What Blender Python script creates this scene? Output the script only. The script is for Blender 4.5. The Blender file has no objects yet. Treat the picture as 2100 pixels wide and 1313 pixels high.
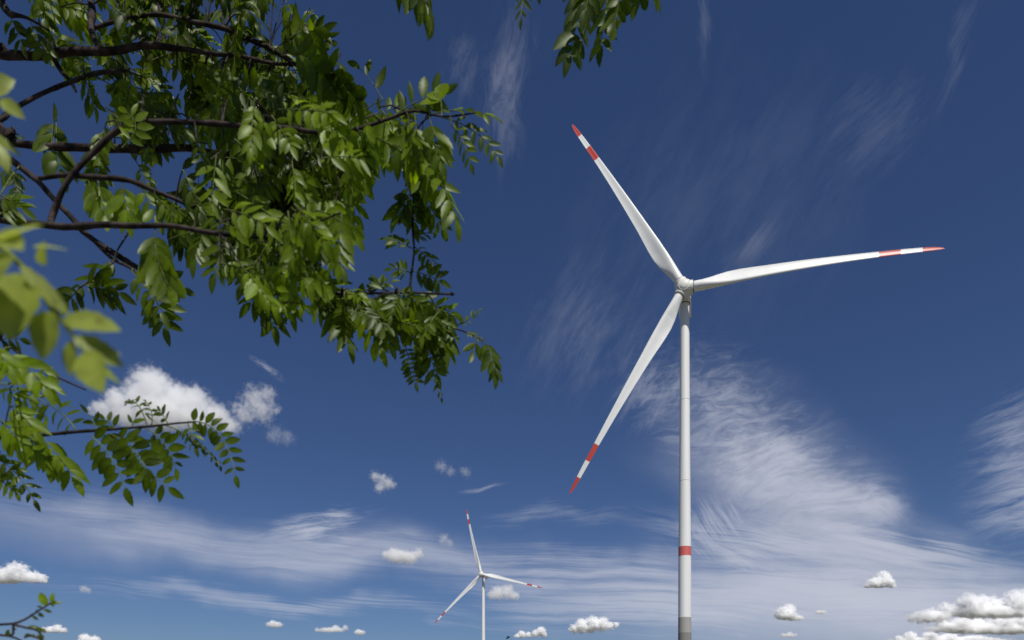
import bpy, bmesh, math, random
from mathutils import Vector, Matrix, noise
random.seed(11)
R = math.radians
sc = bpy.context.scene
col = sc.collection

# ------------------------------------------------------------------ camera
F = 1300.0            # focal length in photo pixels (photo is 2100 wide)
VH = 1432.0           # row of the horizon in photo pixels (just below the frame)
CZ = 1.65             # eye height
cam_d = bpy.data.cameras.new('camera')
cam = bpy.data.objects.new('camera', cam_d); col.objects.link(cam)
cam.location = (0, 0, CZ); cam.rotation_euler = (R(90), 0, 0)
cam_d.sensor_width = 36; cam_d.lens = 36 * F / 2100
cam_d.shift_y = (VH - 656.5) / 2100
cam_d.clip_start = 0.05; cam_d.clip_end = 200000
cam_d.dof.use_dof = True; cam_d.dof.focus_distance = 4.5; cam_d.dof.aperture_fstop = 4.3
sc.camera = cam

def P(px, py, d):
    """point that stands d metres ahead of the eye on the sight line of a photo pixel"""
    return Vector(((px - 1050) / F * d, d, CZ + (VH - py) / F * d))

# ------------------------------------------------------------------ sun and sky
SUN_EL, SUN_AZ = 54.0, 19.0      # azimuth measured from behind the camera towards the right
ts = Vector((math.sin(R(SUN_AZ)) * math.cos(R(SUN_EL)), -math.cos(R(SUN_AZ)) * math.cos(R(SUN_EL)), math.sin(R(SUN_EL))))
sun_d = bpy.data.lights.new('sun', 'SUN'); sun_d.energy = 4.7; sun_d.angle = R(0.53); sun_d.color = (1.0, 0.965, 0.90)
sun = bpy.data.objects.new('sun', sun_d); col.objects.link(sun)
sun.rotation_euler = ts.to_track_quat('Z', 'Y').to_euler()

sc.view_settings.view_transform = 'Standard'; sc.view_settings.look = 'None'
sc.view_settings.exposure = 0.0; sc.view_settings.gamma = 1.0
sc.cycles.use_denoising = True
sc.cycles.max_bounces = 28; sc.cycles.diffuse_bounces = 4; sc.cycles.transmission_bounces = 6
sc.cycles.volume_bounces = 26; sc.cycles.transparent_max_bounces = 8

STR = 0.06
world = bpy.data.worlds.new('World'); sc.world = world; world.use_nodes = True
W = world.node_tree; W.nodes.clear()
def wn(t, **k):
    n = W.nodes.new(t)
    for a, b in k.items(): setattr(n, a, b)
    return n
def setin(n, i, v):
    if hasattr(v, 'is_output') or isinstance(v, bpy.types.NodeSocket): W.links.new(v, n.inputs[i])
    else: n.inputs[i].default_value = v
def wm(op, a, b=0.0, c=None, clamp=False):
    n = wn('ShaderNodeMath', operation=op); n.use_clamp = clamp
    setin(n, 0, a); setin(n, 1, b)
    if c is not None: setin(n, 2, c)
    return n.outputs[0]
def mrange(v, a, b, c=0.0, d=1.0, smooth=True):
    n = wn('ShaderNodeMapRange'); n.interpolation_type = 'SMOOTHSTEP' if smooth else 'LINEAR'
    setin(n, 0, v)
    for i, x in zip((1, 2, 3, 4), (a, b, c, d)): n.inputs[i].default_value = x
    return n.outputs[0]
sky = wn('ShaderNodeTexSky', sky_type='NISHITA')
sky.sun_disc = False; sky.sun_elevation = R(SUN_EL)
sky.sun_rotation = math.atan2(ts.x, ts.y)
sky.altitude = 100; sky.air_density = 1.0; sky.dust_density = 0.4; sky.ozone_density = 3.0
tint = wn('ShaderNodeMix', data_type='RGBA', blend_type='MULTIPLY')
tint.inputs[0].default_value = 1.0
W.links.new(sky.outputs[0], tint.inputs[6]); tint.inputs[7].default_value = (0.575, 0.69, 0.955, 1)
tc = wn('ShaderNodeTexCoord'); sx = wn('ShaderNodeSeparateXYZ'); W.links.new(tc.outputs['Generated'], sx.inputs[0])
yy = wm('MAXIMUM', sx.outputs[1], 0.04)
qx = wm('MULTIPLY', wm('DIVIDE', sx.outputs[0], yy), F / 1000)
qy = wm('MULTIPLY', wm('DIVIDE', sx.outputs[2], yy), F / 1000)
cq = wn('ShaderNodeCombineXYZ'); W.links.new(qx, cq.inputs[0]); W.links.new(qy, cq.inputs[1])
Q = cq.outputs[0]
def warp(src, scale, amt, w):
    n = wn('ShaderNodeTexNoise', noise_dimensions='4D'); setin(n, 'Vector', src); n.inputs['W'].default_value = w
    n.inputs['Scale'].default_value = scale; n.inputs['Detail'].default_value = 3
    s = wn('ShaderNodeVectorMath', operation='SUBTRACT'); W.links.new(n.outputs['Color'], s.inputs[0]); s.inputs[1].default_value = (.5, .5, .5)
    m = wn('ShaderNodeVectorMath', operation='MULTIPLY_ADD'); W.links.new(s.outputs[0], m.inputs[0])
    m.inputs[1].default_value = (amt, amt, 0); W.links.new(src, m.inputs[2])
    return m.outputs[0]
QW = warp(Q, 4.0, 0.16, 1.3)      # broad warp: ragged outlines of a bank of cirrus
QS = warp(Q, 3.5, 0.05, 5.1)      # light warp: bends of the streaks
def tex_map(src, cx, cy, ang, a, b):
    m = wn('ShaderNodeMapping', vector_type='TEXTURE'); W.links.new(src, m.inputs[0])
    m.inputs['Location'].default_value = ((cx - 1050) / 1000, (VH - cy) / 1000, 0)
    m.inputs['Rotation'].default_value = (0, 0, R(ang)); m.inputs['Scale'].default_value = (a / 1000, b / 1000, 1)
    return m.outputs[0]
_seed = [0.0]
def cirrus(cx, cy, rx, ry, ang, amp, sang, sl, sw, lo=.42, hi=.68, rough=.70, hard=0.0, src=None, dist=.12):
    """a bank of ice cloud: direction of its centre, half sizes and tilt, then the tilt, length and width of its streaks"""
    _seed[0] += 3.7
    e = wn('ShaderNodeVectorMath', operation='LENGTH'); W.links.new(tex_map(QW, cx, cy, ang, rx, ry), e.inputs[0])
    E = mrange(e.outputs['Value'], 1.0, hard)
    n = wn('ShaderNodeTexNoise', noise_dimensions='4D'); W.links.new(tex_map(src or QS, cx, cy, sang, sl, sw), n.inputs['Vector'])
    n.inputs['W'].default_value = _seed[0]; n.inputs['Scale'].default_value = 1.0
    n.inputs['Detail'].default_value = 6; n.inputs['Roughness'].default_value = rough; n.inputs['Distortion'].default_value = dist
    # the densest middle of the bank fills in, its rim breaks into streaks
    v = wm('ADD', n.outputs['Fac'], wm('MULTIPLY', wm('SUBTRACT', E, 0.55), 0.16))
    return wm('MULTIPLY', wm('MULTIPLY', mrange(v, lo, hi), E), amp)
L = [
    # big fan right of the tower: a soft veil with streaks combed through it
    cirrus(1600, 990, 390, 215, -38, .46, 10, 260, 120, .16, .66, rough=.55),
    cirrus(1500, 880, 330, 190, -40, .50, 16, 80, 26, .38, .78, dist=1.1, src=QW),
    cirrus(1600, 960, 270, 190, -36, .60, 14, 75, 22, .40, .74, dist=1.0, src=QW),
    cirrus(1720, 1030, 230, 120, -24, .66, 6, 150, 26, .34, .72, dist=.7),
    cirrus(1800, 1040, 100, 60, -18, .66, 2, 60, 34, .26, .66, dist=.8),
    cirrus(1630, 930, 110, 50, -20, .55, 14, 70, 22, .32, .68, dist=.8),
    cirrus(1500, 1130, 130, 40, -30, .50, -24, 90, 18, .34, .68, dist=.8),
    cirrus(1560, 1120, 380, 80, -8, .66, -8, 260, 20, .32, .68, dist=.5),
    cirrus(1850, 1130, 360, 70, -10, .70, -10, 300, 13, .38, .62, dist=.2),
    cirrus(1450, 1070, 100, 150, -50, .46, -56, 110, 12, .44, .68, dist=.6),
    cirrus(1760, 1130, 560, 170, -22, .50, -12, 320, 70, .18, .62, rough=.6),
    # pale veil low on the right
    cirrus(1800, 1270, 900, 170, -3, .68, -2, 600, 120, .04, .56, rough=.5),
    cirrus(1750, 1220, 800, 110, -3, .78, -2, 420, 18, .34, .60),
    cirrus(1350, 1250, 600, 80, -2, .60, -2, 420, 13, .38, .62),
    cirrus(1160, 1175, 420, 70, -3, .50, -2, 360, 14, .38, .64),
    # fan on the right edge
    cirrus(2105, 1010, 190, 190, 15, .62, 14, 150, 26, .30, .76, dist=.8),
    cirrus(2100, 880, 160, 110, 32, .34, 24, 130, 16, .40, .70),
    # low streaks on the left
    cirrus(500, 1120, 1000, 95, -5, .30, -6, 520, 110, .10, .60, rough=.5),
    cirrus(350, 1080, 700, 80, -6, .42, -7, 420, 24, .30, .70, dist=.5),
    cirrus(760, 1150, 620, 80, -6, .46, -6, 380, 18, .32, .70, dist=.5),
    cirrus(640, 1070, 180, 40, 2, .74, 7, 120, 12, .40, .66, dist=.3),
    cirrus(720, 1108, 220, 24, -6, .44, -4, 180, 9, .38, .66),
    cirrus(560, 1240, 720, 40, -6, .42, -6, 500, 10, .38, .62),
    cirrus(1000, 1006, 58, 6, 7, .30, 6, 80, 8, .28, .60),
    cirrus(540, 752, 56, 18, -28, .38, -24, 36, 12, .40, .66),
    # tall faint wisps above
    cirrus(1045, 170, 75, 260, -4, .20, 80, 110, 34, .36, .74, dist=.8),
    cirrus(955, 120, 60, 120, 0, .10, 76, 100, 26, .40, .72),
    cirrus(1452, 50, 22, 120, 10, .10, -80, 140, 14, .38, .70),
    cirrus(1975, 110, 34, 210, -22, .08, 64, 260, 14, .38, .70),
    cirrus(1800, 260, 230, 150, 42, .07, 48, 180, 26, .40, .72),
    cirrus(1500, 420, 520, 420, 30, .045, 62, 300, 70, .34, .74),
    cirrus(1540, 510, 130, 60, 42, .10, 48, 150, 16, .38, .70),
    cirrus(1200, 690, 230, 200, 70, .13, 62, 170, 40, .38, .74),
    cirrus(1340, 810, 130, 140, -20, .28, 60, 80, 22, .42, .72, dist=.4),
    cirrus(1130, 1075, 200, 34, 0, .22, 4, 160, 14, .40, .68),
]
clear = None
for a in L:
    k = wm('SUBTRACT', 1.0, a, clamp=True)
    clear = k if clear is None else wm('MULTIPLY', clear, k)
alpha = wm('SUBTRACT', 1.0, clear, clamp=True)
alpha = wm('MULTIPLY', alpha, mrange(sx.outputs[1], 0.05, 0.25))
cmix = wn('ShaderNodeMix', data_type='RGBA'); W.links.new(alpha, cmix.inputs[0])
W.links.new(tint.outputs[2], cmix.inputs[6])
CC = (0.55, 0.575, 0.67)
cmix.inputs[7].default_value = tuple(c / STR for c in CC) + (1,)
bg = wn('ShaderNodeBackground'); W.links.new(cmix.outputs[2], bg.inputs[0]); bg.inputs[1].default_value = STR
wo = wn('ShaderNodeOutputWorld'); W.links.new(bg.outputs[0], wo.inputs[0])
world.cycles.sampling_method = 'NONE'

# ------------------------------------------------------------------ helpers
def tag(o, label=None, cat=None, group=None, kind=None):
    if label: o['label'] = label
    if cat: o['category'] = cat
    if group: o['group'] = group
    if kind: o['kind'] = kind
    return o
def link(name, me, mat=None, parent=None, smooth=True):
    if mat:
        me.materials.append(mat)
    if smooth:
        for p in me.polygons: p.use_smooth = True
    o = bpy.data.objects.new(name, me); col.objects.link(o)
    if parent: o.parent = parent
    return o
def pydata(name, v, f, mat=None, parent=None, smooth=True):
    me = bpy.data.meshes.new(name); me.from_pydata([tuple(x) for x in v], [], f); me.update()
    return link(name, me, mat, parent, smooth)
def empty(name, loc):
    o = bpy.data.objects.new(name, None); col.objects.link(o); o.location = loc; o.empty_display_size = .5
    return o
class MB:
    def __init__(s): s.v = []; s.f = []; s.c = []
    def ring_loft(s, rings, cap0=True, cap1=True, closed=True):
        b = len(s.v); n = len(rings[0])
        for r in rings: s.v += list(r)
        for i in range(len(rings) - 1):
            for j in range(n if closed else n - 1):
                k = (j + 1) % n
                s.f.append((b + i * n + j, b + i * n + k, b + (i + 1) * n + k, b + (i + 1) * n + j))
        if cap0: e = len(s.v); s.v += list(rings[0]); s.f.append(tuple(e + j for j in reversed(range(n))))
        if cap1: e = len(s.v); s.v += list(rings[-1]); s.f.append(tuple(e + j for j in range(n)))
    def tube(s, pts, rad, n=8, cap=True, knots=0.0):
        rings = []; up = Vector((0.13, 0.21, 1)).normalized(); prev = None
        for i, p in enumerate(pts):
            t = (pts[min(i + 1, len(pts) - 1)] - pts[max(i - 1, 0)]).normalized()
            if prev is None: x = t.cross(up).normalized()
            else: x = (prev - t * prev.dot(t)).normalized()
            prev = x; y = t.cross(x)
            r = rad[i] if not isinstance(rad, (int, float)) else rad
            if knots: r *= 1 + knots * noise.noise(p * 25) + knots * .8 * max(0, noise.noise(p * 60 + Vector((5, 1, 2))))
            rings.append([p + (x * math.cos(a) + y * math.sin(a)) * r for a in [2 * math.pi * k / n for k in range(n)]])
        s.ring_loft(rings, cap, cap)
    def build(s, name, mat, parent=None, smooth=True):
        o = pydata(name, s.v, s.f, mat, parent, smooth)
        if s.c:
            at = o.data.attributes.new('tone', 'FLOAT', 'POINT'); at.data.foreach_set('value', s.c)
        return o
def smooth_path(pts, rad, step):
    """Catmull-Rom through points, with radii"""
    out = []; ro = []
    n = len(pts)
    for i in range(n - 1):
        p0, p1, p2, p3 = pts[max(i - 1, 0)], pts[i], pts[i + 1], pts[min(i + 2, n - 1)]
        m = max(2, int((p2 - p1).length / step))
        for k in range(m):
            t = k / m
            out.append(0.5 * ((2 * p1) + (p2 - p0) * t + (2 * p0 - 5 * p1 + 4 * p2 - p3) * t * t + (3 * p1 - p0 - 3 * p2 + p3) * t ** 3))
            ro.append(rad[i] + (rad[i + 1] - rad[i]) * t)
    out.append(pts[-1]); ro.append(rad[-1])
    return out, ro

# ------------------------------------------------------------------ materials
def material(name):
    m = bpy.data.materials.new(name); m.use_nodes = True
    return m, m.node_tree, m.node_tree.nodes['Principled BSDF']
def paint(name, c, rough=.38, dirt=.10, scale=.35, stretch=(1, 1, .12), dcol=None):
    m, nt, p = material(name)
    t = nt.nodes.new('ShaderNodeTexCoord'); mp = nt.nodes.new('ShaderNodeMapping'); mp.inputs['Scale'].default_value = stretch
    nt.links.new(t.outputs['Object'], mp.inputs[0])
    n = nt.nodes.new('ShaderNodeTexNoise'); n.inputs['Scale'].default_value = scale; n.inputs['Detail'].default_value = 8; n.inputs['Roughness'].default_value = .65
    nt.links.new(mp.outputs[0], n.inputs['Vector'])
    r = nt.nodes.new('ShaderNodeMapRange'); r.inputs[1].default_value = .45; r.inputs[2].default_value = .75
    r.inputs[3].default_value = 0; r.inputs[4].default_value = dirt * 4
    nt.links.new(n.outputs['Fac'], r.inputs[0])
    mx = nt.nodes.new('ShaderNodeMix'); mx.data_type = 'RGBA'; nt.links.new(r.outputs[0], mx.inputs[0])
    mx.inputs[6].default_value = c + (1,); mx.inputs[7].default_value = (dcol or tuple(x * .72 for x in c)) + (1,)
    nt.links.new(mx.outputs[2], p.inputs['Base Color']); p.inputs['Roughness'].default_value = rough
    return m
M_white = paint('white_paint', (.74, .74, .72), .42, .10, .6, (1, 1, .05), (.58, .56, .52))
M_blade = paint('blade_paint', (.74, .74, .72), .36, .10, .35, (1, 1, 1), (.60, .59, .55))
M_hub = paint('hub_paint', (.66, .66, .60), .5, .14, .9, (1, 1, 1), (.40, .40, .34))
M_red = paint('red_paint', (.47, .052, .030), .42, .06, .5)
M_band = paint('faded_red_paint', (.55, .115, .10), .5, .06, .5)
M_grey = paint('grey_concrete', (.33, .32, .30), .8, .10, .6)
M_dark = paint('dark_concrete', (.20, .20, .19), .8, .10, .6)
M_seam = paint('seam_sealant', (.60, .60, .59), .6, .1)
M_steel = paint('dark_seal', (.10, .09, .085), .55, .08, 1.5, (1, 1, 1))
M_bird, _, _p = material('dark_feathers'); _p.inputs['Base Color'].default_value = (.012, .013, .016, 1); _p.inputs['Roughness'].default_value = .7

def bark(name, c1, c2):
    m, nt, p = material(name)
    t = nt.nodes.new('ShaderNodeTexCoord')
    n = nt.nodes.new('ShaderNodeTexNoise'); n.inputs['Scale'].default_value = 38; n.inputs['Detail'].default_value = 8
    nt.links.new(t.outputs['Object'], n.inputs['Vector'])
    r = nt.nodes.new('ShaderNodeValToRGB'); nt.links.new(n.outputs['Fac'], r.inputs[0])
    r.color_ramp.elements[0].position = .38; r.color_ramp.elements[0].color = c1 + (1,)
    r.color_ramp.elements[1].position = .68; r.color_ramp.elements[1].color = c2 + (1,)
    nt.links.new(r.outputs[0], p.inputs['Base Color']); p.inputs['Roughness'].default_value = .8; p.inputs['Specular IOR Level'].default_value = .15
    b = nt.nodes.new('ShaderNodeBump'); b.inputs['Strength'].default_value = .6; b.inputs['Distance'].default_value = .003
    nt.links.new(n.outputs['Fac'], b.inputs['Height']); nt.links.new(b.outputs[0], p.inputs['Normal'])
    return m
M_bark = bark('bark', (.012, .009, .008), (.060, .044, .040))
M_stem = bark('green_stem', (.05, .07, .015), (.15, .18, .05))

def leaf_mat(name, dark, light, trans, tamt=.42, gloss=.10):
    m = bpy.data.materials.new(name); m.use_nodes = True; nt = m.node_tree; nt.nodes.clear()
    at = nt.nodes.new('ShaderNodeAttribute'); at.attribute_name = 'tone'
    mix = nt.nodes.new('ShaderNodeMix'); mix.data_type = 'RGBA'; nt.links.new(at.outputs['Fac'], mix.inputs[0])
    mix.inputs[6].default_value = dark + (1,); mix.inputs[7].default_value = light + (1,)
    t = nt.nodes.new('ShaderNodeTexCoord')
    n = nt.nodes.new('ShaderNodeTexNoise'); n.inputs['Scale'].default_value = 55; n.inputs['Detail'].default_value = 5
    nt.links.new(t.outputs['Object'], n.inputs['Vector'])
    r = nt.nodes.new('ShaderNodeMapRange'); r.inputs[1].default_value = .3; r.inputs[2].default_value = .7; r.inputs[3].default_value = .72; r.inputs[4].default_value = 1.22
    nt.links.new(n.outputs['Fac'], r.inputs[0])
    mul = nt.nodes.new('ShaderNodeVectorMath'); mul.operation = 'SCALE'; nt.links.new(mix.outputs[2], mul.inputs[0]); nt.links.new(r.outputs[0], mul.inputs['Scale'])
    # the underside of a leaf is paler and greyer than its top
    geo = nt.nodes.new('ShaderNodeNewGeometry')
    und = nt.nodes.new('ShaderNodeMix'); und.data_type = 'RGBA'; nt.links.new(geo.outputs['Backfacing'], und.inputs[0])
    nt.links.new(mul.outputs[0], und.inputs[6]); 
    und2 = nt.nodes.new('ShaderNodeMix'); und2.data_type = 'RGBA'; und2.inputs[0].default_value = .05
    nt.links.new(mul.outputs[0], und2.inputs[6]); und2.inputs[7].default_value = (.15, .19, .04, 1)
    nt.links.new(und2.outputs[2], und.inputs[7])
    # brown bruises on a few leaves
    n3 = nt.nodes.new('ShaderNodeTexNoise'); n3.inputs['Scale'].default_value = 70; n3.inputs['Detail'].default_value = 3; nt.links.new(t.outputs['Object'], n3.inputs['Vector'])
    r3 = nt.nodes.new('ShaderNodeMapRange'); r3.inputs[1].default_value = .66; r3.inputs[2].default_value = .72; r3.inputs[4].default_value = .8; nt.links.new(n3.outputs['Fac'], r3.inputs[0])
    br = nt.nodes.new('ShaderNodeMix'); br.data_type = 'RGBA'; nt.links.new(r3.outputs[0], br.inputs[0]); nt.links.new(und.outputs[2], br.inputs[6]); br.inputs[7].default_value = (.10, .055, .015, 1)
    d = nt.nodes.new('ShaderNodeBsdfDiffuse'); nt.links.new(br.outputs[2], d.inputs[0])
    tr = nt.nodes.new('ShaderNodeBsdfTranslucent')
    tm = nt.nodes.new('ShaderNodeVectorMath'); tm.operation = 'MULTIPLY'; nt.links.new(mul.outputs[0], tm.inputs[0]); tm.inputs[1].default_value = trans
    nt.links.new(tm.outputs[0], tr.inputs[0])
    m1 = nt.nodes.new('ShaderNodeMixShader'); m1.inputs[0].default_value = tamt
    nt.links.new(d.outputs[0], m1.inputs[1]); nt.links.new(tr.outputs[0], m1.inputs[2])
    g = nt.nodes.new('ShaderNodeBsdfGlossy'); g.inputs['Roughness'].default_value = .42; g.inputs['Color'].default_value = (.8, .85, .75, 1)
    m2 = nt.nodes.new('ShaderNodeMixShader')
    m2.inputs[0].default_value = gloss * .18
    nt.links.new(m1.outputs[0], m2.inputs[1]); nt.links.new(g.outputs[0], m2.inputs[2])
    o = nt.nodes.new('ShaderNodeOutputMaterial'); nt.links.new(m2.outputs[0], o.inputs[0])
    return m
M_leaf = leaf_mat('leaf', (.022, .042, .0015), (.145, .215, .003), (2.4, 2.4, .7), .50)
M_leaf_near = leaf_mat('near_leaf_lit', (.15, .205, .005), (.30, .34, .08), (1.7, 1.7, .9), .5)  # brighter copy of the leaf colour, sunlight put into the tone

# ------------------------------------------------------------------ ground
gm, gnt, gp = material('meadow')
t = gnt.nodes.new('ShaderNodeTexCoord'); n = gnt.nodes.new('ShaderNodeTexNoise'); n.inputs['Scale'].default_value = .6; n.inputs['Detail'].default_value = 12
gnt.links.new(t.outputs['Object'], n.inputs['Vector'])
r = gnt.nodes.new('ShaderNodeValToRGB'); gnt.links.new(n.outputs['Fac'], r.inputs[0])
r.color_ramp.elements[0].position = .35; r.color_ramp.elements[0].color = (.065, .066, .045, 1)
r.color_ramp.elements[1].position = .68; r.color_ramp.elements[1].color = (.16, .15, .115, 1)
gnt.links.new(r.outputs[0], gp.inputs['Base Color']); gp.inputs['Roughness'].default_value = .95
S = 60000
g = pydata('ground', [(-S, -S, 0), (S, -S, 0), (S, S, 0), (-S, S, 0)], [(0, 1, 2, 3)], gm, None, False)
tag(g, kind='structure')

# ------------------------------------------------------------------ wind turbines
ROT = 74.5
ST = [(.018, 3.05, 1.0, 16), (.050, 3.05, 1.0, 16), (.075, 3.2, .88, 15), (.105, 3.7, .68, 14), (.140, 4.3, .50, 12.5), (.180, 4.62, .41, 11), (.24, 4.45, .34, 9),
      (.34, 3.65, .28, 6.5), (.46, 3.05, .25, 4.5), (.60, 2.38, .22, 2.8), (.72, 1.92, .20, 1.6), (.76, 1.78, .20, 1.3),
      (.84, 1.62, .19, .6), (.92, 1.36, .18, 0), (.96, 1.12, .17, -.3), (.982, .80, .16, -.5), (.994, .42, .16, -.5), (1.0, .08, .16, -.5)]
def interp(r):
    for a, b in zip(ST, ST[1:]):
        if a[0] <= r <= b[0] + 1e-9:
            k = (r - a[0]) / (b[0] - a[0]); return [a[i] + (b[i] - a[i]) * k for i in range(4)]
    return list(ST[-1])
def section(H, rad, tan, ax, r, cone, bow):
    _, c, th, tw = interp(r)
    w = min(1, max(0, (th - .38) / .62)); N = 36; ring = []
    ld = tan * math.cos(R(tw)) + ax * math.sin(R(tw)); nd = ax * math.cos(R(tw)) - tan * math.sin(R(tw))
    o = H + rad * (r * ROT) + ax * (cone * r * ROT + bow * 4 * r * (1 - r))
    for k in range(N):
        ph = 2 * math.pi * k / N
        x = .5 - .5 * math.cos(ph); s = math.sin(ph)
        yt = 5 * th * (.2969 * math.sqrt(x) - .126 * x - .3516 * x * x + .2843 * x ** 3 - .1036 * x ** 4)
        ya = yt * (1 if s >= 0 else -1) * (1 if s < 0 else .75 - .25 * x)
        ya -= (.030 + .10 * th) * math.sin(math.pi * x ** 1.25)
        yc = .5 * s
        y = ya * (1 - w) + yc * w
        piv = .32 * (1 - w) + .5 * w
        ring.append(o + ld * ((piv - x) * c) + nd * (y * c))
    return ring
def blade_mesh(H, rad, tan, ax, spans, cone, bow, org):
    mb = MB()
    for a, b in spans:
        k = max(3, int((b - a) * 70)); rs = sorted(set([a + (b - a) * i / k for i in range(k + 1)] + [s[0] for s in ST if a < s[0] < b]))
        mb.ring_loft([[p - org for p in section(H, rad, tan, ax, r, cone, bow)] for r in rs])
    return mb
def revolve(prof, org, ax, u, v, n=40, cap=True):
    return [[org + ax * z + (u * math.cos(2 * math.pi * k / n) + v * math.sin(2 * math.pi * k / n)) * r for k in range(n)] for z, r in prof]

def turbine(label, hub_px, D, psi, tilt, cone, th0, bow, tower_px=None, group=None, nyaw=0.0):
    H = P(hub_px[0], hub_px[1], D)
    ax = Vector((math.sin(psi) * math.cos(tilt), -math.cos(psi) * math.cos(tilt), math.sin(tilt)))
    e1 = Vector((math.cos(psi), math.sin(psi), 0)); e2 = ax.cross(e1); e2 = e2 if e2.z > 0 else -e2
    axh = Vector((math.sin(psi), -math.cos(psi), 0))
    base = H - axh * 5.2; base.z = 0
    if tower_px: base.x = (tower_px - 1050) / F * base.y
    root = empty('wind_turbine', base); tag(root, label, 'wind turbine', group)
    o = base
    topz = H.z - 2.1
    # tower: steel upper part, one red warning band, concrete foot
    def tr(z):
        zs = [(0, 2.45), (20, 2.12), (34, 2.10), (48, 2.06), (62, 1.93), (90, 1.68), (topz, 1.46)]
        for a, b in zip(zs, zs[1:]):
            if z <= b[0]: return a[1] + (b[1] - a[1]) * (z - a[0]) / (b[0] - a[0])
        return zs[-1][1]
    def tower_span(z0, z1, dr=0.0, n=48):
        k = max(2, int((z1 - z0) / 4)); rings = []
        for i in range(k + 1):
            z = z0 + (z1 - z0) * i / k; r = tr(z) + dr
            rings.append([Vector((r * math.cos(2 * math.pi * j / n), r * math.sin(2 * math.pi * j / n), z)) for j in range(n)])
        return rings
    mb = MB(); mb.ring_loft(tower_span(28.5, topz)); tow = mb.build('tower', M_white, root)
    mb = MB(); mb.ring_loft(tower_span(48.9, 52.0, .012)); mb.build('warning_band', M_band, tow)
    mb = MB(); mb.ring_loft(tower_span(23.4, 28.5, .02))
    mb.build('concrete_ring', M_grey, tow)
    mb = MB(); mb.ring_loft(tower_span(-.3, 23.4, .03)); mb.build('tower_foot', M_dark, tow)
    for z in (74.0, 101.0):
        mb = MB(); mb.ring_loft([[Vector((r * math.cos(2 * math.pi * j / 48), r * math.sin(2 * math.pi * j / 48), zz)) for j in range(48)]
                      for zz, r in ((z - .12, tr(z)), (z - .1, tr(z) + .03), (z + .1, tr(z) + .03), (z + .12, tr(z)))])
        mb.build('flange', M_seam, tow)
    # yaw collar
    mb = MB(); mb.ring_loft([[Vector((r * math.cos(2 * math.pi * j / 40), r * math.sin(2 * math.pi * j / 40), z)) for j in range(40)]
                             for z, r in ((topz - .02, 1.52), (topz + .1, 1.75), (topz + .42, 1.75), (topz + .5, 1.62))])
    mb.build('yaw_collar', M_steel, root)
    # nacelle: rounded box behind the hub
    Hl = H - o
    axn = Vector((math.sin(psi + nyaw) * math.cos(tilt), -math.cos(psi + nyaw) * math.cos(tilt), math.sin(tilt)))
    def ncl(z, w, h, dz=0, n=8, rr=.55):
        pts = []
        for q, (sx_, sy_) in enumerate(((1, 1), (-1, 1), (-1, -1), (1, -1))):
            for k in range(n):
                a = math.pi / 2 * (q + k / (n - 1))
                pts.append(Hl + axn * z + e1 * (sx_ * (w / 2 - rr) + rr * math.cos(a)) + e2 * (dz + sy_ * (h / 2 - rr) + rr * math.sin(a)))
        return pts
    mb = MB(); mb.ring_loft([ncl(-2.35, 3.0, 3.1, 0), ncl(-2.5, 3.5, 3.5, .05), ncl(-3.6, 4.0, 3.9, .15), ncl(-13.2, 4.0, 3.9, .15), ncl(-13.9, 3.4, 3.3, .2)])
    nac = mb.build('nacelle', M_white, root)
    mb = MB()
    for s in (-1, 1):
        q = [(-3.9, -1.1), (-13.1, -1.1), (-13.1, .4), (-3.9, .4)]
        a = [Hl + axn * z + e1 * (s * 1.98) + e2 * y for z, y in q]; b = [Hl + axn * z + e1 * (s * 2.02) + e2 * y for z, y in q]
        mb.ring_loft([a, b] if s > 0 else [b, a])
    mb.build('red_stripe', M_red, nac, False)
    mb = MB(); c0 = Hl + axn * -11.5 + e2 * 2.1
    mb.tube([c0, c0 + e2 * 1.6], .05, 8); mb.tube([c0 + e1 * .5 + e2 * 1.6, c0 - e1 * .5 + e2 * 1.6], .04, 8); mb.build('wind_vane', M_steel, nac)
    # hub with three root collars
    mb = MB()
    mb.ring_loft(revolve([(-2.3, 2.1), (-2.2, 2.45), (-1.2, 2.65), (.4, 2.65), (1.2, 2.5), (1.75, 2.12), (2.12, 1.72), (2.2, 1.66), (2.26, 1.60), (2.52, 1.2), (2.64, .7), (2.68, .05)], Hl, ax, e1, e2, 48))
    hub = mb.build('hub', M_hub, root)
    mb = MB(); mb.ring_loft(revolve([(2.10, 1.80), (2.18, 1.84), (2.26, 1.80), (2.24, 1.66)], Hl, ax, e1, e2, 48, False), False, False); mb.build('nose_ring', M_white, hub)
    for k in range(3):
        th = th0 + k * 2 * math.pi / 3
        rad = e2 * math.cos(th) + e1 * math.sin(th); tan = -e2 * math.sin(th) + e1 * math.cos(th)
        mb = MB(); mb.ring_loft(revolve([(1.0, 2.1), (2.55, 2.1), (2.75, 2.02), (2.8, 1.86)], Hl, rad, tan, ax, 40)); mb.build('root_collar', M_hub, hub)
        mb = MB(); mb.ring_loft(revolve([(2.62, 1.66), (3.10, 1.66)], Hl, rad, tan, ax, 40)); mb.build('root_seal', M_steel, hub)
        # hatch slot in the nose between the blades
        hd = -(rad * .80) + ax * .0
        cpos = Hl + ax * 2.0 - rad * 1.55; nd = (ax * .75 - rad * .66).normalized(); td = tan; bd = nd.cross(td)
        mb = MB(); mb.ring_loft([[cpos + nd * z + td * (1.05 * math.cos(a)) * s_ + bd * (.34 * math.sin(a)) * s_ for a in [2 * math.pi * j / 24 for j in range(24)]] for z, s_ in ((-.3, 1), (.10, 1), (.16, .9))])
        mb.build('hatch', M_white, hub)
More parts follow.
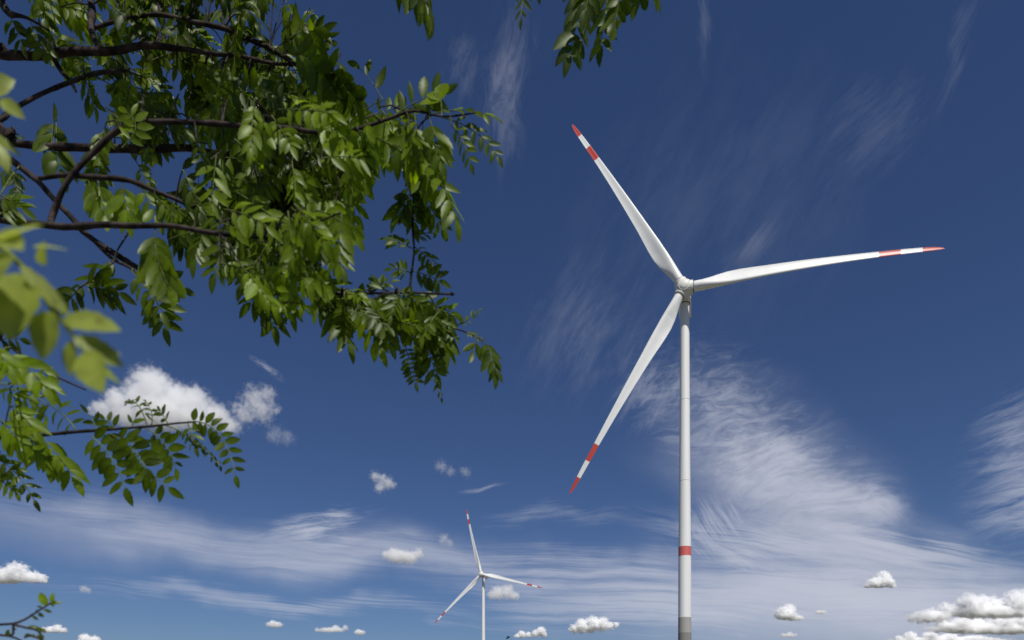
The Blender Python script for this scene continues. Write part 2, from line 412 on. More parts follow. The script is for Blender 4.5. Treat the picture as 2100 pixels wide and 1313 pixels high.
        mb = MB(); mb.ring_loft([[cpos + nd * z + td * (.85 * math.cos(a)) + bd * (.13 * math.sin(a)) for a in [2 * math.pi * j / 24 for j in range(24)]] for z in (.0, .175)])
        mb.build('hatch_gap', M_steel, hub)
        org = o
        bl = blade_mesh(H, rad, tan, ax, [(.041, .76), (.84, .92)], cone, bow, org).build('blade', M_blade, root)
        blade_mesh(H, rad, tan, ax, [(.76, .84)], cone, bow, org).build('red_stripe', M_red, bl)
        blade_mesh(H, rad, tan, ax, [(.92, 1.0)], cone, bow, org).build('red_tip', M_red, bl)
    return root
TG = 'white wind turbines with red tipped blades'
turbine('tall nearer white wind turbine, a red band low on its tower', (1403, 592), 206.3, -.255, .0400, -.0036, -.5226, 1.9, 1404.2, TG, -.038)
turbine('small distant white wind turbine standing low in the photo left of the big one', (987, 1178), 680.9, -.3919, .0587, .055, -.2424, 1.0, 991.2, TG)

# ------------------------------------------------------------------ cumulus clouds
def cloud_mat(name, dens, cs, rs, ss, ravg, soft, base_z, rag):
    """vapour: dense inside the heaps, with billows eating into the rim and a flatter base"""
    m = bpy.data.materials.new(name); m.use_nodes = True; nt = m.node_tree; nt.nodes.clear()
    def N(t, op=None):
        n = nt.nodes.new(t)
        if op: n.operation = op
        return n
    def lk(a, n, i): nt.links.new(a, n.inputs[i])
    tc = N('ShaderNodeTexCoord')
    nz = N('ShaderNodeTexNoise'); nz.inputs['Scale'].default_value = .9 / ravg; nz.inputs['Detail'].default_value = 4; nz.inputs['Roughness'].default_value = .6
    lk(tc.outputs['Object'], nz, 'Vector')
    sb = N('ShaderNodeVectorMath', 'SUBTRACT'); lk(nz.outputs['Color'], sb, 0); sb.inputs[1].default_value = (.5, .5, .5)
    ma = N('ShaderNodeVectorMath', 'MULTIPLY_ADD'); lk(sb.outputs[0], ma, 0); ma.inputs[1].default_value = (ravg * 2.6 * rag,) * 3; lk(tc.outputs['Object'], ma, 2)
    cur = None
    for c, r, st_ in zip(cs, rs, ss):
        d0 = N('ShaderNodeVectorMath', 'SUBTRACT'); lk(ma.outputs[0], d0, 0); d0.inputs[1].default_value = c
        d1 = N('ShaderNodeVectorMath', 'MULTIPLY'); lk(d0.outputs[0], d1, 0); d1.inputs[1].default_value = (1 / (r * st_), 1 / (r * min(st_, 2.5)), 1 / r)
        d = N('ShaderNodeVectorMath', 'LENGTH'); lk(d1.outputs[0], d, 0)
        q = N('ShaderNodeMath', 'SUBTRACT'); q.inputs[0].default_value = 1; lk(d.outputs['Value'], q, 1)
        if cur is None: cur = q.outputs[0]
        else:
            x = N('ShaderNodeMath', 'SMOOTH_MAX'); lk(cur, x, 0); lk(q.outputs[0], x, 1); x.inputs[2].default_value = .25; cur = x.outputs[0]
    f = N('ShaderNodeTexNoise'); f.inputs['Scale'].default_value = 2.6 / ravg; f.inputs['Detail'].default_value = 5; f.inputs['Roughness'].default_value = .65
    lk(tc.outputs['Object'], f, 'Vector')
    a = N('ShaderNodeMath', 'MULTIPLY_ADD'); lk(f.outputs['Fac'], a, 0); a.inputs[1].default_value = 2.4 * rag; a.inputs[2].default_value = -1.25 * rag
    b = N('ShaderNodeMath', 'ADD'); lk(cur, b, 0); lk(a.outputs[0], b, 1); cur = b.outputs[0]
    if base_z is not None:
        sp = N('ShaderNodeSeparateXYZ'); lk(tc.outputs['Object'], sp, 0)
        g = N('ShaderNodeMapRange'); lk(sp.outputs[2], g, 0)
        g.inputs[1].default_value = base_z - ravg * .8; g.inputs[2].default_value = base_z; g.inputs[3].default_value = -1.0; g.inputs[4].default_value = 0
        h = N('ShaderNodeMath', 'ADD'); lk(cur, h, 0); lk(g.outputs[0], h, 1); cur = h.outputs[0]
    mr = N('ShaderNodeMapRange'); mr.interpolation_type = 'SMOOTHSTEP'; lk(cur, mr, 0)
    mr.inputs[1].default_value = .02; mr.inputs[2].default_value = soft; mr.inputs[3].default_value = 0; mr.inputs[4].default_value = dens
    v = N('ShaderNodeVolumePrincipled'); v.inputs['Color'].default_value = (.998, .998, .998, 1); v.inputs['Anisotropy'].default_value = .1
    lk(mr.outputs[0], v, 'Density')
    o = N('ShaderNodeOutputMaterial'); lk(v.outputs[0], o, 'Volume')
    m.cycles.volume_step_rate = .35
    return m
CLG = 'small cumulus clouds'
def cloud(label, blobs, dist, kind='dense', dens=1.0, rag=.5, name='cumulus_cloud', base=True):
    """blobs: photo px, py, radius px of the heaps; the cloud stands dist metres ahead"""
    rnd = random.Random(int(blobs[0][0] * 7 + blobs[0][1]))
    cx = sum(b[0] for b in blobs) / len(blobs); cy = sum(b[1] for b in blobs) / len(blobs)
    c = P(cx, cy, dist); px = dist / F
    bm = bmesh.new(); cs = []; rs = []; ss = []
    for bl in blobs:
        bx, by, br = bl[:3]; st_ = bl[3] if len(bl) > 3 else 1.0
        p = P(bx, by, dist) - c + Vector((0, rnd.uniform(-.5, .5) * br * px, 0))
        cs.append(tuple(p)); rs.append(br * px * 1.28); ss.append(st_)
        rr = br * px * (1.30 + .35 * rag)
        bmesh.ops.create_icosphere(bm, subdivisions=2, radius=1, matrix=Matrix.Translation(p) @ Matrix.Diagonal((rr * st_, rr * min(st_, 2.5), rr, 1)))
    me = bpy.data.meshes.new(name); bm.to_mesh(me); bm.free()
    ravg = sum(b[2] for b in blobs) / len(blobs) * px
    rag *= min(1, .55 + ravg / px / 45)
    bz = None
    if base and kind == 'dense': bz = min(cc[2] - rr * .45 for cc, rr in zip(cs, rs)) + ravg * .15
    if kind == 'dense': mat = cloud_mat('cloud_vapour', dens * 7.0 / ravg, cs, rs, ss, ravg, .75, bz, rag)
    else: mat = cloud_mat('thin_cloud_vapour', dens * .75 / ravg, cs, rs, ss, ravg, .95, None, rag * 1.25)
    o = link(name, me, mat); o.location = c
    rm = o.modifiers.new('merge', 'REMESH'); rm.mode = 'VOXEL'; rm.voxel_size = ravg / 5
    tag(o, label, 'cloud', CLG)
    return o
cloud('large puffy white cloud behind the leafy branch at left, biggest cloud on the left side',
      [(320, 798, 36), (285, 815, 32), (352, 815, 34), (400, 826, 32), (245, 825, 24), (205, 832, 18), (440, 848, 26), (330, 845, 34, 1.6), (470, 872, 14), (255, 850, 20, 2), (405, 862, 20, 1.6), (182, 836, 10)], 3400, 'dense', .26, .62, base=False)
cloud('ragged torn cloud fragment just right of the big puffy cloud at left',
      [(515, 812, 22), (545, 806, 18), (540, 845, 24), (500, 850, 24), (480, 880, 18), (560, 830, 14)], 3400, 'thin', 1.1, .8)
cloud('faint smudge of cloud below the ragged fragment right of the big puffy cloud',
      [(560, 888, 18), (590, 896, 16)], 3400, 'thin', .35, .8)
cloud('white heaped cloud cut by the left edge of the photo above the leafy twig',
      [(40, 1178, 20), (15, 1182, 18), (65, 1184, 14), (85, 1187, 9), (0, 1186, 16), (-30, 1186, 16)], 7200, 'dense', 1.3, .75)
cloud('tiny faint cloud right of the cloud at the left edge', [(172, 1208, 8), (183, 1211, 7)], 7200, 'thin', 1.0, .6)
cloud('small white flat cloud right behind the tip of the lowest twig', [(105, 1293, 8), (120, 1291, 9), (133, 1294, 6), (92, 1293, 6)], 11000, 'dense', 1.1, .7)
cloud('small white cloud cut by the bottom edge left of centre', [(178, 1311, 10), (195, 1313, 9), (165, 1314, 6)], 11000, 'dense', 1.3, .75)
cloud('small pale cloud near the bottom edge, leftmost of the low row toward the distant turbine', [(563, 1281, 6, 2.6), (560, 1278, 6), (572, 1280, 5)], 11000, 'dense', .3, .7, base=False)
cloud('low flat pale cloud in the row near the bottom edge, middle one', [(680, 1292, 5, 6), (650, 1292, 5), (688, 1288, 6, 1.4), (708, 1288, 6), (668, 1291, 4)], 11000, 'dense', .22, .7, base=False)
cloud('small pale cloud near the bottom edge, the one nearest the distant turbine on its left', [(738, 1297, 5, 2.2), (734, 1295, 5)], 11000, 'dense', .3, .7, base=False)
cloud('cream puffy cloud up left of the distant turbine hub', [(805, 1138, 16), (820, 1142, 14), (842, 1145, 14), (858, 1136, 11), (792, 1139, 9), (830, 1142, 10, 3)], 6200, 'thin', 3.6, .6)
cloud('faint small cloud touching the left of the upright blade of the distant turbine', [(910, 1106, 12), (922, 1114, 9)], 6200, 'thin', .7, .8)
cloud('crooked torn cloudlet high above the cream cloud left of the distant turbine', [(770, 976, 11), (784, 982, 11), (796, 990, 13), (780, 1002, 12), (806, 995, 8)], 4200, 'thin', 1.2, .8)
cloud('very faint cloud patch above the upright blade of the distant turbine', [(905, 958, 13), (925, 966, 10), (955, 970, 11)], 4200, 'thin', .45, .9)
cloud('soft cloud puff just right of the distant turbine tower', [(1020, 1215, 15), (1040, 1213, 15), (1056, 1222, 10), (1008, 1222, 9)], 7600, 'thin', 3.0, .55)
cloud('small white twin humped cloud at the bottom edge right of the distant turbine', [(1070, 1302, 8), (1083, 1303, 6), (1098, 1299, 7), (1110, 1295, 9), (1115, 1301, 6), (1060, 1305, 5)], 11000, 'dense', 1.3, .75)
cloud('bright white long cloud at the bottom between the two turbine towers', [(1195, 1284, 14), (1215, 1280, 14), (1235, 1281, 13), (1176, 1291, 9), (1252, 1283, 8), (1265, 1280, 5), (1210, 1290, 9)], 10000, 'dense', 1.4, .8, base=False)
cloud('white cloud with grey tail low to the right of the big tower', [(1602, 1257, 12), (1616, 1253, 13), (1610, 1263, 8, 2.6), (1632, 1268, 5, 3)], 9000, 'dense', 1.0, .6, base=False)
cloud('thin grey cloud scrap right of the white cloud low beside the big tower', [(1676, 1256, 5), (1690, 1254, 5), (1683, 1256, 4, 3)], 9000, 'thin', 2.5, .6)
cloud('thin grey cloud scrap near the bottom edge below the white cloud beside the big tower', [(1605, 1303, 5), (1620, 1301, 6), (1632, 1302, 4), (1618, 1303, 4, 4)], 11000, 'thin', 2.5, .5)
cloud('single white puff cloud above the cloud bank at lower right', [(1812, 1183, 12), (1806, 1194, 13), (1820, 1195, 11), (1790, 1197, 11), (1778, 1201, 7), (1832, 1202, 6)], 7000, 'dense', 1.3, .75)
cloud('upper tier of the heaped white cloud bank at the lower right corner',
      [(2040, 1256, 10, 9), (1905, 1266, 10, 3.5), (1885, 1266, 11), (1908, 1259, 11), (1940, 1252, 13), (1980, 1240, 19), (2010, 1240, 17), (2040, 1241, 17), (2075, 1236, 20), (2110, 1232, 22), (1960, 1250, 13)], 8600, 'dense', 1.5, .85, base=False)
cloud('lower tier of the heaped white cloud bank at the lower right corner',
      [(2030, 1290, 9, 13), (1930, 1278, 9), (1965, 1280, 12, 1.5), (2000, 1280, 13, 1.4), (2050, 1276, 13, 1.8), (2095, 1272, 15, 1.5), (1945, 1286, 8, 3), (2130, 1276, 15)], 9400, 'dense', 1.5, .85, base=False)
cloud('lowest white cloud row cut by the bottom edge at the right corner',
      [(1950, 1314, 7, 16), (1842, 1311, 7), (1868, 1304, 8, 1.4), (1905, 1304, 8, 1.6), (1945, 1308, 8, 2), (2000, 1312, 8, 3)], 10500, 'dense', 1.5, .85, base=False)

# ------------------------------------------------------------------ small bird low beside the distant turbine
bp = P(1042, 1308, 60)
bird = empty('bird', bp); tag(bird, 'small dark flying bird low at the bottom edge right of the distant turbine', 'bird')
mb = MB(); ax_ = Vector((.86, .1, .42)).normalized()
mb.tube([ax_ * t for t in (-.27, -.2, -.1, 0, .1, .16, .20, .24)], [.012, .035, .06, .075, .06, .04, .045, .01], 10); mb.build('body', M_bird, bird)
for s in (-1, 1):
    w = [Vector((-.02, 0, .03)), Vector((.10, 0, .03)), Vector((.06, .12 * s, .12)), Vector((-.02, .33 * s, .10 if s > 0 else .16)), Vector((-.10, .16 * s, .07))]
    mb = MB(); mb.ring_loft([[p - Vector((0, 0, .006)) for p in w], [p + Vector((0, 0, .006)) for p in w]]); mb.build('wing', M_bird, bird)

# ------------------------------------------------------------------ the tree
TRUNK = Vector((-3.3, 2.1, 0))
tree = empty('tree', TRUNK)
tag(tree, 'leafy tree with pinnate leaves whose branches reach in from the left and top', 'tree')
GRAV = Vector((0, 0, -1))
def leaflet(mb, base, d, nrm, L_, wr, tone, curl=.18, ser=True, cup=.25):
    """one leaflet: a folded, slightly curled blade with a toothed edge"""
    d = d.normalized(); side = d.cross(nrm)
    if side.length < 1e-4: side = d.orthogonal()
    side.normalize(); nrm = side.cross(d).normalized()
    N = 9; b = len(mb.v); Wd = L_ * wr
    for i in range(N + 1):
        t = i / N
        w = Wd * (math.sin(math.pi * min(1, t ** .82)) ** .8 if 0 < t < 1 else 0)
        if ser and 1 < i < N: w *= 1.06 if i % 2 else .94
        mid = base + d * (L_ * (t - curl * .35 * t * t)) - nrm * (L_ * curl * t * t)
        mb.v += [mid - side * w + nrm * (w * cup), mid, mid + side * w + nrm * (w * cup)]
        mb.c += [tone, tone + .12, tone]
    for i in range(N):
        k = b + i * 3
        mb.f += [(k, k + 1, k + 4, k + 3), (k + 1, k + 2, k + 5, k + 4)]
def bez(a, m, b, t): return a * (1 - t) ** 2 + m * 2 * t * (1 - t) + b * t * t
def compound(mb, st, base, tip, n, ll, bow=None, rnd=random, facing=None, droop=.35, ang=62, tone=None, wr=.175, t0=.16, curl=.2, rr=.0011, term=True, jit=1.0, sides=(-1, 1), grow=0.0):
    """pinnate leaf: rachis from base to tip with n pairs of leaflets of length ll and one at the end"""
    if bow is None: bow = (base + tip) / 2 + Vector((0, 0, (tip - base).length * rnd.uniform(.04, .14)))
    pts = [bez(base, bow, tip, k / 8) for k in range(9)]
    st.tube(pts, [rr * (1.25 - .6 * k / 8) for k in range(9)], 5)
    face = facing or Vector((rnd.uniform(-.5, .5), -1 + rnd.uniform(-.2, .5), rnd.uniform(-.5, .6))).normalized()
    tone = rnd.uniform(.0, .75) if tone is None else tone
    for k in range(n):
        t = t0 + (1 - t0) * (k + .3) / n
        p = bez(base, bow, tip, t); d = (bez(base, bow, tip, min(1, t + .04)) - bez(base, bow, tip, max(0, t - .04))).normalized()
        s = d.cross(face).normalized()
        prof = (.78 + .35 * math.sin(math.pi * (k + .8) / (n + .6))) * (1 + grow * (k / n - .5))
        for sd in sides:
            a = R(ang + rnd.uniform(-10, 10) * jit - 14 * (k / n))
            v = d * math.cos(a) + s * (sd * math.sin(a)) + GRAV * droop * rnd.uniform(.5, 1.3) + face * rnd.uniform(-.22, .22) * jit
            nn = face + Vector((rnd.uniform(-1, 1), rnd.uniform(-1, 1), rnd.uniform(-1, 1))) * .35 * jit
            # top of the leaf looks up and away from an eye below it
            nn = nn if nn.z * 0 + nn.dot(Vector((0, -.3, 1))) > 0 else -nn
            lt = min(1, max(0, tone + rnd.uniform(-.16, .16)))
            if rnd.random() < .035 * jit: continue
            leaflet(mb, p + v.normalized() * (ll * .03), v, nn, ll * prof * rnd.uniform(.8, 1.14), wr * rnd.uniform(.8, 1.25), lt, curl * rnd.uniform(-.1, 1.5))
    if term:
        d = (tip - bow).normalized()
        leaflet(mb, tip, d + GRAV * droop * .5, face if face.dot(Vector((0, -.3, 1))) > 0 else -face, ll * .95, wr, tone, curl)

BR = []     # visible wood: photo px, py, width px; depth at start and end
def branch(pts, d0, d1, root_pt=None, mat=M_bark, knots=.22, name='branch', start=None):
    n = len(pts); P3 = []; rd = []
    for i, q in enumerate(pts):
        d = d0 + (d1 - d0) * i / max(1, n - 1)
        P3.append(P(q[0], q[1], d)); rd.append(q[2] * .5 / F * d)
    if root_pt is not None:
        a = root_pt; b = P3[0]; r0 = rd[0]
        mid = (a + b) / 2 + Vector((0, 0, .12))
        P3 = [a, mid] + P3; rd = [r0 * 1.7, r0 * 1.3] + rd
    if start is not None:
        P3 = [start] + P3; rd = [rd[0]] + rd
    pp, rr_ = smooth_path(P3, rd, .018)
    # small natural wander
    pp = [p + Vector((noise.noise(p * 9), noise.noise(p * 9 + Vector((7, 0, 0))), noise.noise(p * 9 + Vector((0, 9, 0))))) * min(.006, r_ * 1.2) for p, r_ in zip(pp, rr_)]
    mb = MB(); mb.tube(pp, rr_, 8, True, knots)
    B = {'name': name, 'mat': mat, 'wood': mb, 'pts': pp, 'rad': rr_, 'leaf': MB(), 'stem': MB(), 'twig': mb}
    BR.append(B); return B
def trk(z): return TRUNK + Vector((.05 * math.sin(z), .04 * math.cos(z * 1.3), z))
b1 = branch([(-40, 113, 17), (0, 113, 17), (100, 112, 16), (200, 103, 14), (330, 96, 11), (430, 108, 9), (600, 134, 6)], 1.9, 1.9, trk(2.9))
b1b = branch([(105, 113, 10), (128, 148, 9), (142, 165, 8), (155, 188, 4)], 1.9, 1.86)
b2 = branch([(-40, 275, 9), (0, 245, 8), (60, 205, 8), (138, 168, 7), (200, 152, 8), (260, 145, 6)], 1.6, 1.8, trk(2.3))
b3 = branch([(-30, 296, 12), (20, 298, 13), (90, 303, 13), (200, 302, 15), (300, 304, 15), (380, 307, 13), (440, 312, 10), (560, 314, 8), (660, 312, 7), (770, 314, 5)], 1.6, 1.6, trk(2.4))
b4 = branch([(104, 448, 13), (118, 412, 11), (150, 362, 10), (196, 308, 10), (240, 272, 11), (300, 252, 10), (400, 252, 10), (470, 256, 9), (530, 262, 8), (600, 266, 9), (680, 274, 8), (722, 268, 7), (800, 245, 6), (850, 230, 5), (905, 240, 4), (975, 232, 3)], 1.50, 1.40, start=P(108, 462, 1.40))
b5 = branch([(-50, 285, 13), (0, 312, 12), (60, 358, 12), (85, 378, 12), (140, 440, 11), (160, 465, 12), (185, 488, 11), (280, 548, 11), (356, 588, 10)], 1.6, 1.55, trk(2.2))
b6 = branch([(80, 368, 8), (160, 364, 9), (250, 370, 10), (330, 396, 8), (400, 425, 7), (460, 452, 6), (520, 478, 4), (600, 560, 5), (652, 590, 6), (700, 604, 6), (740, 602, 5), (830, 600, 4), (922, 603, 4), (926, 603, 8)], 1.5, 1.42)
b7 = branch([(-60, 440, 14), (0, 452, 13), (80, 459, 12), (160, 466, 14), (240, 461, 11), (300, 462, 10), (380, 468, 9), (450, 478, 9), (540, 487, 8), (634, 492, 7)], 1.42, 1.30, trk(1.9))
b8 = branch([(165, 470, 7), (208, 510, 7), (235, 535, 7), (275, 556, 6), (300, 590, 3)], 1.58, 1.5)
b9 = branch([(270, 468, 3), (238, 520, 3), (232, 540, 4), (160, 592, 3)], 1.55, 1.45)
b10 = branch([(-30, -30, 12), (0, 5, 14), (20, 28, 12), (40, 33, 7), (60, 38, 5), (100, 62, 4)], 1.9, 1.8, trk(3.2))
b11 = branch([(180, -120, 16), (186, -30, 14), (188, 30, 13), (190, 70, 12), (205, 100, 9)], 2.1, 1.9, trk(3.4))
b12 = branch([(190, 60, 8), (300, 30, 7), (400, 45, 9), (500, 75, 9), (560, 105, 9), (602, 132, 8), (660, 170, 5), (740, 230, 4)], 2.0, 1.9)
b13 = branch([(845, 380, 4), (846, 470, 5), (850, 520, 4), (842, 580, 5), (838, 630, 5), (870, 660, 3), (930, 672, 3), (965, 685, 3), (990, 700, 2)], 1.5, 1.5, start=P(800, 290, 1.52))
b14 = branch([(-60, 905, 8), (0, 898, 7), (80, 893, 7), (150, 888, 7), (230, 881, 6), (300, 876, 5), (362, 868, 4), (400, 866, 2.5)], 1.35, 1.35, trk(1.6))
b15 = branch([(-60, 655, 5), (0, 696, 5), (60, 738, 4), (120, 776, 4), (176, 800, 3)], 1.2, 1.25, trk(1.7), knots=.1)
b16 = branch([(640, -110, 14), (850, -95, 12), (1050, -80, 10), (1200, -70, 8), (1340, -60, 5)], 1.9, 1.6, trk(3.6))
b17 = branch([(-150, 430, 14), (-60, 470, 14), (0, 500, 13), (60, 555, 12), (110, 640, 8)], .62, .55, trk(1.6), M_stem, .05)
b18 = branch([(600, 560, 5), (560, 590, 3), (545, 620, 2)], 1.55, 1.5)
def C(b, bx, by, tx, ty, n, ll, d=None, dt=0.0, bow=None, **k):
    """a hand-placed leaf: photo px of its base and tip, leaflet pairs, leaflet length px"""
    base = P(bx, by, d)
    # hang it from the nearest bit of its branch
    near = min(b['pts'], key=lambda q: ((q.x / q.y - base.x / base.y) ** 2 + ((q.z - CZ) / q.y - (base.z - CZ) / base.y) ** 2)) if d is None else None
    return base
def leafat(b, bx, by, tx, ty, n, ll, d=None, dd=0.0, bow=None, **k):
    u, v = (bx - 1050) / F, (VH - by) / F
    near = min(b['pts'], key=lambda q: (q.x / q.y - u) ** 2 + ((q.z - CZ) / q.y - v) ** 2)
    if d is None: d = near.y
    base = P(bx, by, d); tip = P(tx, ty, d + dd)
    if (near - base).length > .012:
        b['stem'].tube([near, (near + base) / 2 + Vector((0, 0, .004)), base], [.0016, .0014, .0012], 5)
    bw = P(bow[0], bow[1], d + dd / 2) if bow else None
    compound(b['leaf'], b['stem'], base, tip, n, ll / F * d, bw, **k)
G_ = dict(facing=Vector((.1, -1, -.15)).normalized())
# lower-left branch, leaf by leaf
leafat(b14, 185, 893, 257, 1000, 7, 44, bow=(235, 930), droop=.0, jit=.5, tone=.25, t0=.05, ang=80, wr=.2, **G_)
leafat(b14, 265, 886, 345, 1000, 8, 42, bow=(275, 950), droop=.05, jit=.7, tone=.3, t0=.08, ang=78, wr=.2, **G_)
leafat(b14, 225, 890, 300, 960, 5, 38, bow=(270, 910), droop=.0, jit=.7, tone=.2, ang=78, **G_)
leafat(b14, 300, 880, 360, 960, 6, 36, bow=(345, 900), droop=.1, jit=.9, tone=.35, ang=76)
leafat(b14, 385, 868, 400, 915, 3, 26, droop=.1, tone=.3)
leafat(b14, 240, 884, 215, 860, 2, 26, droop=.0, tone=.3)
leafat(b14, 385, 865, 483, 975, 10, 30, bow=(460, 855), droop=.0, jit=.8, tone=.3, t0=.05, ang=76, wr=.2, **G_)
leafat(b14, 340, 873, 450, 955, 9, 13, bow=(400, 890), droop=.3, jit=1.6, tone=.05, t0=.2, curl=.9, wr=.26)
leafat(b14, 302, 874, 262, 822, 5, 19, bow=(285, 815), droop=.1, jit=1.6, tone=.2, t0=.25, curl=.5)
leafat(b14, 310, 874, 300, 825, 4, 16, bow=(318, 850), droop=.1, jit=1.6, tone=.1, curl=.5)
leafat(b14, 200, 882, 180, 848, 1, 26, tone=.2, droop=.0)
leafat(b14, 345, 870, 330, 845, 2, 20, tone=.2, droop=.0)
leafat(b14, 270, 878, 278, 858, 1, 30, tone=.3, droop=.0)
leafat(b14, 158, 886, 20, 800, 7, 38, bow=(120, 820), droop=.6, jit=.8, tone=.25, ang=85, sides=(-1, 1), t0=.1)
leafat(b14, 85, 893, 150, 975, 5, 52, bow=(110, 920), droop=.6, jit=.8, tone=.75)
leafat(b14, 60, 894, 75, 930, 3, 48, d=1.25, droop=.5, tone=.9)
leafat(b14, 20, 898, 38, 925, 1, 32, droop=.3, tone=.3, wr=.26)
leafat(b14, -30, 925, 70, 1025, 6, 30, bow=(30, 950), droop=.3, tone=.25)
leafat(b14, -30, 895, 30, 968, 4, 34, bow=(-10, 960), droop=.2, tone=.3)
leafat(b14, 0, 860, 40, 900, 4, 45, d=1.15, droop=.5, tone=.95)
leafat(b14, 20, 830, 70, 880, 4, 42, d=1.2, droop=.5, tone=.8)
leafat(b15, -20, 700, 15, 750, 3, 48, d=1.0, droop=.6, tone=1.0)
leafat(b15, 0, 725, 90, 790, 5, 50, d=1.05, bow=(50, 735), droop=.7, tone=.95)
leafat(b15, -10, 700, 40, 695, 3, 36, droop=.4, tone=.2)
leafat(b15, 80, 745, 110, 800, 3, 40, droop=.6, tone=.7)
leafat(b15, -20, 780, 60, 820, 5, 34, droop=.5, tone=.4)
leafat(b5, 5, 340, 30, 395, 4, 26, droop=.4, tone=.2)
leafat(b5, 0, 400, 45, 425, 4, 40, d=1.3, droop=.3, tone=.5)
leafat(b14, -10, 975, 30, 1010, 3, 30, droop=.4, tone=.5)
leafat(b14, 100, 892, 60, 850, 3, 36, droop=.2, tone=.7)
leafat(b15, 20, 800, 45, 850, 4, 36, droop=.5, tone=.9)
leafat(b15, 100, 820, 60, 790, 3, 34, droop=.2, tone=.5)
leafat(b6, 200, 368, 215, 440, 4, 48, droop=.6, tone=.6)
leafat(b6, 250, 372, 262, 440, 4, 50, droop=.7, tone=.75)
leafat(b6, 180, 366, 190, 400, 2, 44, droop=.7, tone=.5)
leafat(b6, 290, 384, 320, 440, 3, 46, droop=.5, tone=.6)
leafat(b9, 235, 530, 205, 560, 2, 40, droop=.4, tone=.15)
leafat(b9, 170, 585, 215, 590, 3, 46, droop=.3, tone=.15)
leafat(b8, 270, 555, 330, 640, 5, 42, d=1.48, droop=.2, tone=.3)
leafat(b3, 250, 303, 262, 232, 5, 34, d=1.45, bow=(300, 260), droop=.1, jit=.5, tone=.7, ang=74, **G_)
leafat(b3, 60, 302, 40, 280, 2, 20, droop=.0, tone=.1)
# blurred near leaves at the left edge
NE = dict(mat=1)
def nearleaf(x0, y0, x1, y1, wr, d, tone, nz=.3, curl=.12):
    d *= .78; tone = min(1, tone + .25); wr *= 1.12
    a = P(x0, y0, d); b = P(x1, y1, d + rn.uniform(-.02, .02))
    leaflet(b17['leaf'], a, b - a, Vector((rn.uniform(-.3, .3), -1, nz)), (b - a).length, wr, tone, curl, True, .2)
rn = random.Random(21)
b17['stem'].tube([P(*q) for q in ((60, 555, .5), (100, 620, .44), (135, 668, .435), (165, 712, .43), (178, 728, .43), (190, 745, .43))], [.0026, .0020, .0016, .0013, .0011, .0008], 6)
for a in ((35, 560, 8, 690, .34, .55, .35), (112, 640, 72, 738, .36, .55, .25), (128, 655, 242, 664, .17, .56, .45), (150, 692, 258, 748, .22, .55, .30), (148, 698, 138, 772, .22, .56, .25),
          (172, 722, 202, 796, .21, .55, .30), (160, 705, 248, 722, .16, .56, .5), (30, 530, -70, 610, .3, .52, .4), (-20, 508, 80, 440, .18, .50, 1.0, .9), (68, 508, 140, 502, .14, .54, 1.0, .9),
          (40, 545, 150, 648, .13, .54, .9, .5), (10, 520, -40, 560, .3, .5, .3), (60, 590, -20, 640, .24, .56, .2), (85, 500, 88, 540, .3, .56, .4), (-10, 480, 40, 500, .25, .5, .6), (180, 735, 243, 778, .06, .57, .1)):
    nearleaf(*a)
leafat(b17, -60, 185, 0, 205, 1, 60, d=.60, droop=.1, tone=.7, wr=.25)
leafat(b17, -50, 250, -15, 290, 1, 70, d=.60, droop=.4, tone=.7, wr=.25)
# clear leaf under the forked branch
leafat(b8, 305, 588, 338, 670, 5, 44, bow=(330, 630), droop=.12, jit=.6, tone=.15, ang=70, t0=.02, **G_)
leafat(b9, 205, 562, 150, 600, 2, 44, droop=.5, tone=.1)
leafat(b9, 182, 575, 245, 600, 3, 44, droop=.3, tone=.1)
leafat(b9, 165, 590, 140, 620, 2, 36, droop=.4, tone=.05)
leafat(b5, 300, 560, 375, 590, 3, 40, droop=.35, tone=.2)
leafat(b7, 320, 462, 345, 585, 6, 62, bow=(310, 520), droop=.75, jit=.7, tone=.45)
leafat(b6, 330, 400, 385, 450, 4, 58, droop=.9, tone=.4)
leafat(b3, 105, 300, 110, 250, 1, 40, droop=.8, tone=.2)
leafat(b3, 115, 235, 125, 345, 5, 52, d=1.6, bow=(100, 280), droop=.6, jit=.6, tone=.35)
leafat(b3, 400, 308, 408, 378, 2, 42, droop=.2, tone=.1, sides=(1,))
leafat(b10, 20, 30, 45, 90, 4, 32, droop=.5, tone=.15)
leafat(b10, 60, 40, 90, 110, 4, 34, droop=.6, tone=.15)
leafat(b5, 20, 330, 35, 395, 4, 24, droop=.3, tone=.1)
leafat(b7, 0, 440, 30, 425, 3, 40, d=1.3, droop=.2, tone=.4)
# right fringe of the big bough
leafat(b4, 735, 268, 905, 392, 6, 56, bow=(840, 300), droop=.45, jit=.8, tone=.65, t0=.25)
leafat(b4, 850, 305, 935, 450, 6, 52, bow=(910, 360), droop=.3, jit=.9, tone=.5)
leafat(b4, 880, 236, 1005, 238, 5, 36, bow=(950, 215), droop=-.1, jit=.8, tone=.25)
leafat(b4, 800, 243, 905, 190, 4, 42, bow=(850, 205), droop=-.25, jit=.9, tone=.25)
leafat(b4, 905, 240, 1020, 320, 6, 28, bow=(985, 260), droop=.25, jit=.9, tone=.2)
leafat(b4, 925, 255, 965, 335, 5, 26, bow=(950, 280), droop=.3, tone=.3)
leafat(b4, 880, 240, 905, 330, 5, 46, droop=.6, tone=.5)
leafat(b4, 850, 235, 860, 310, 4, 46, droop=.7, tone=.6)
leafat(b4, 905, 210, 900, 205, 1, 36, droop=0, tone=1.0, wr=.30)
leafat(b12, 785, 205, 738, 142, 2, 42, bow=(760, 160), droop=.0, jit=.6, tone=.15, sides=(1,), **G_)
leafat(b12, 640, 150, 735, 215, 6, 60, d=1.7, bow=(700, 140), droop=.9, jit=.7, tone=.4)
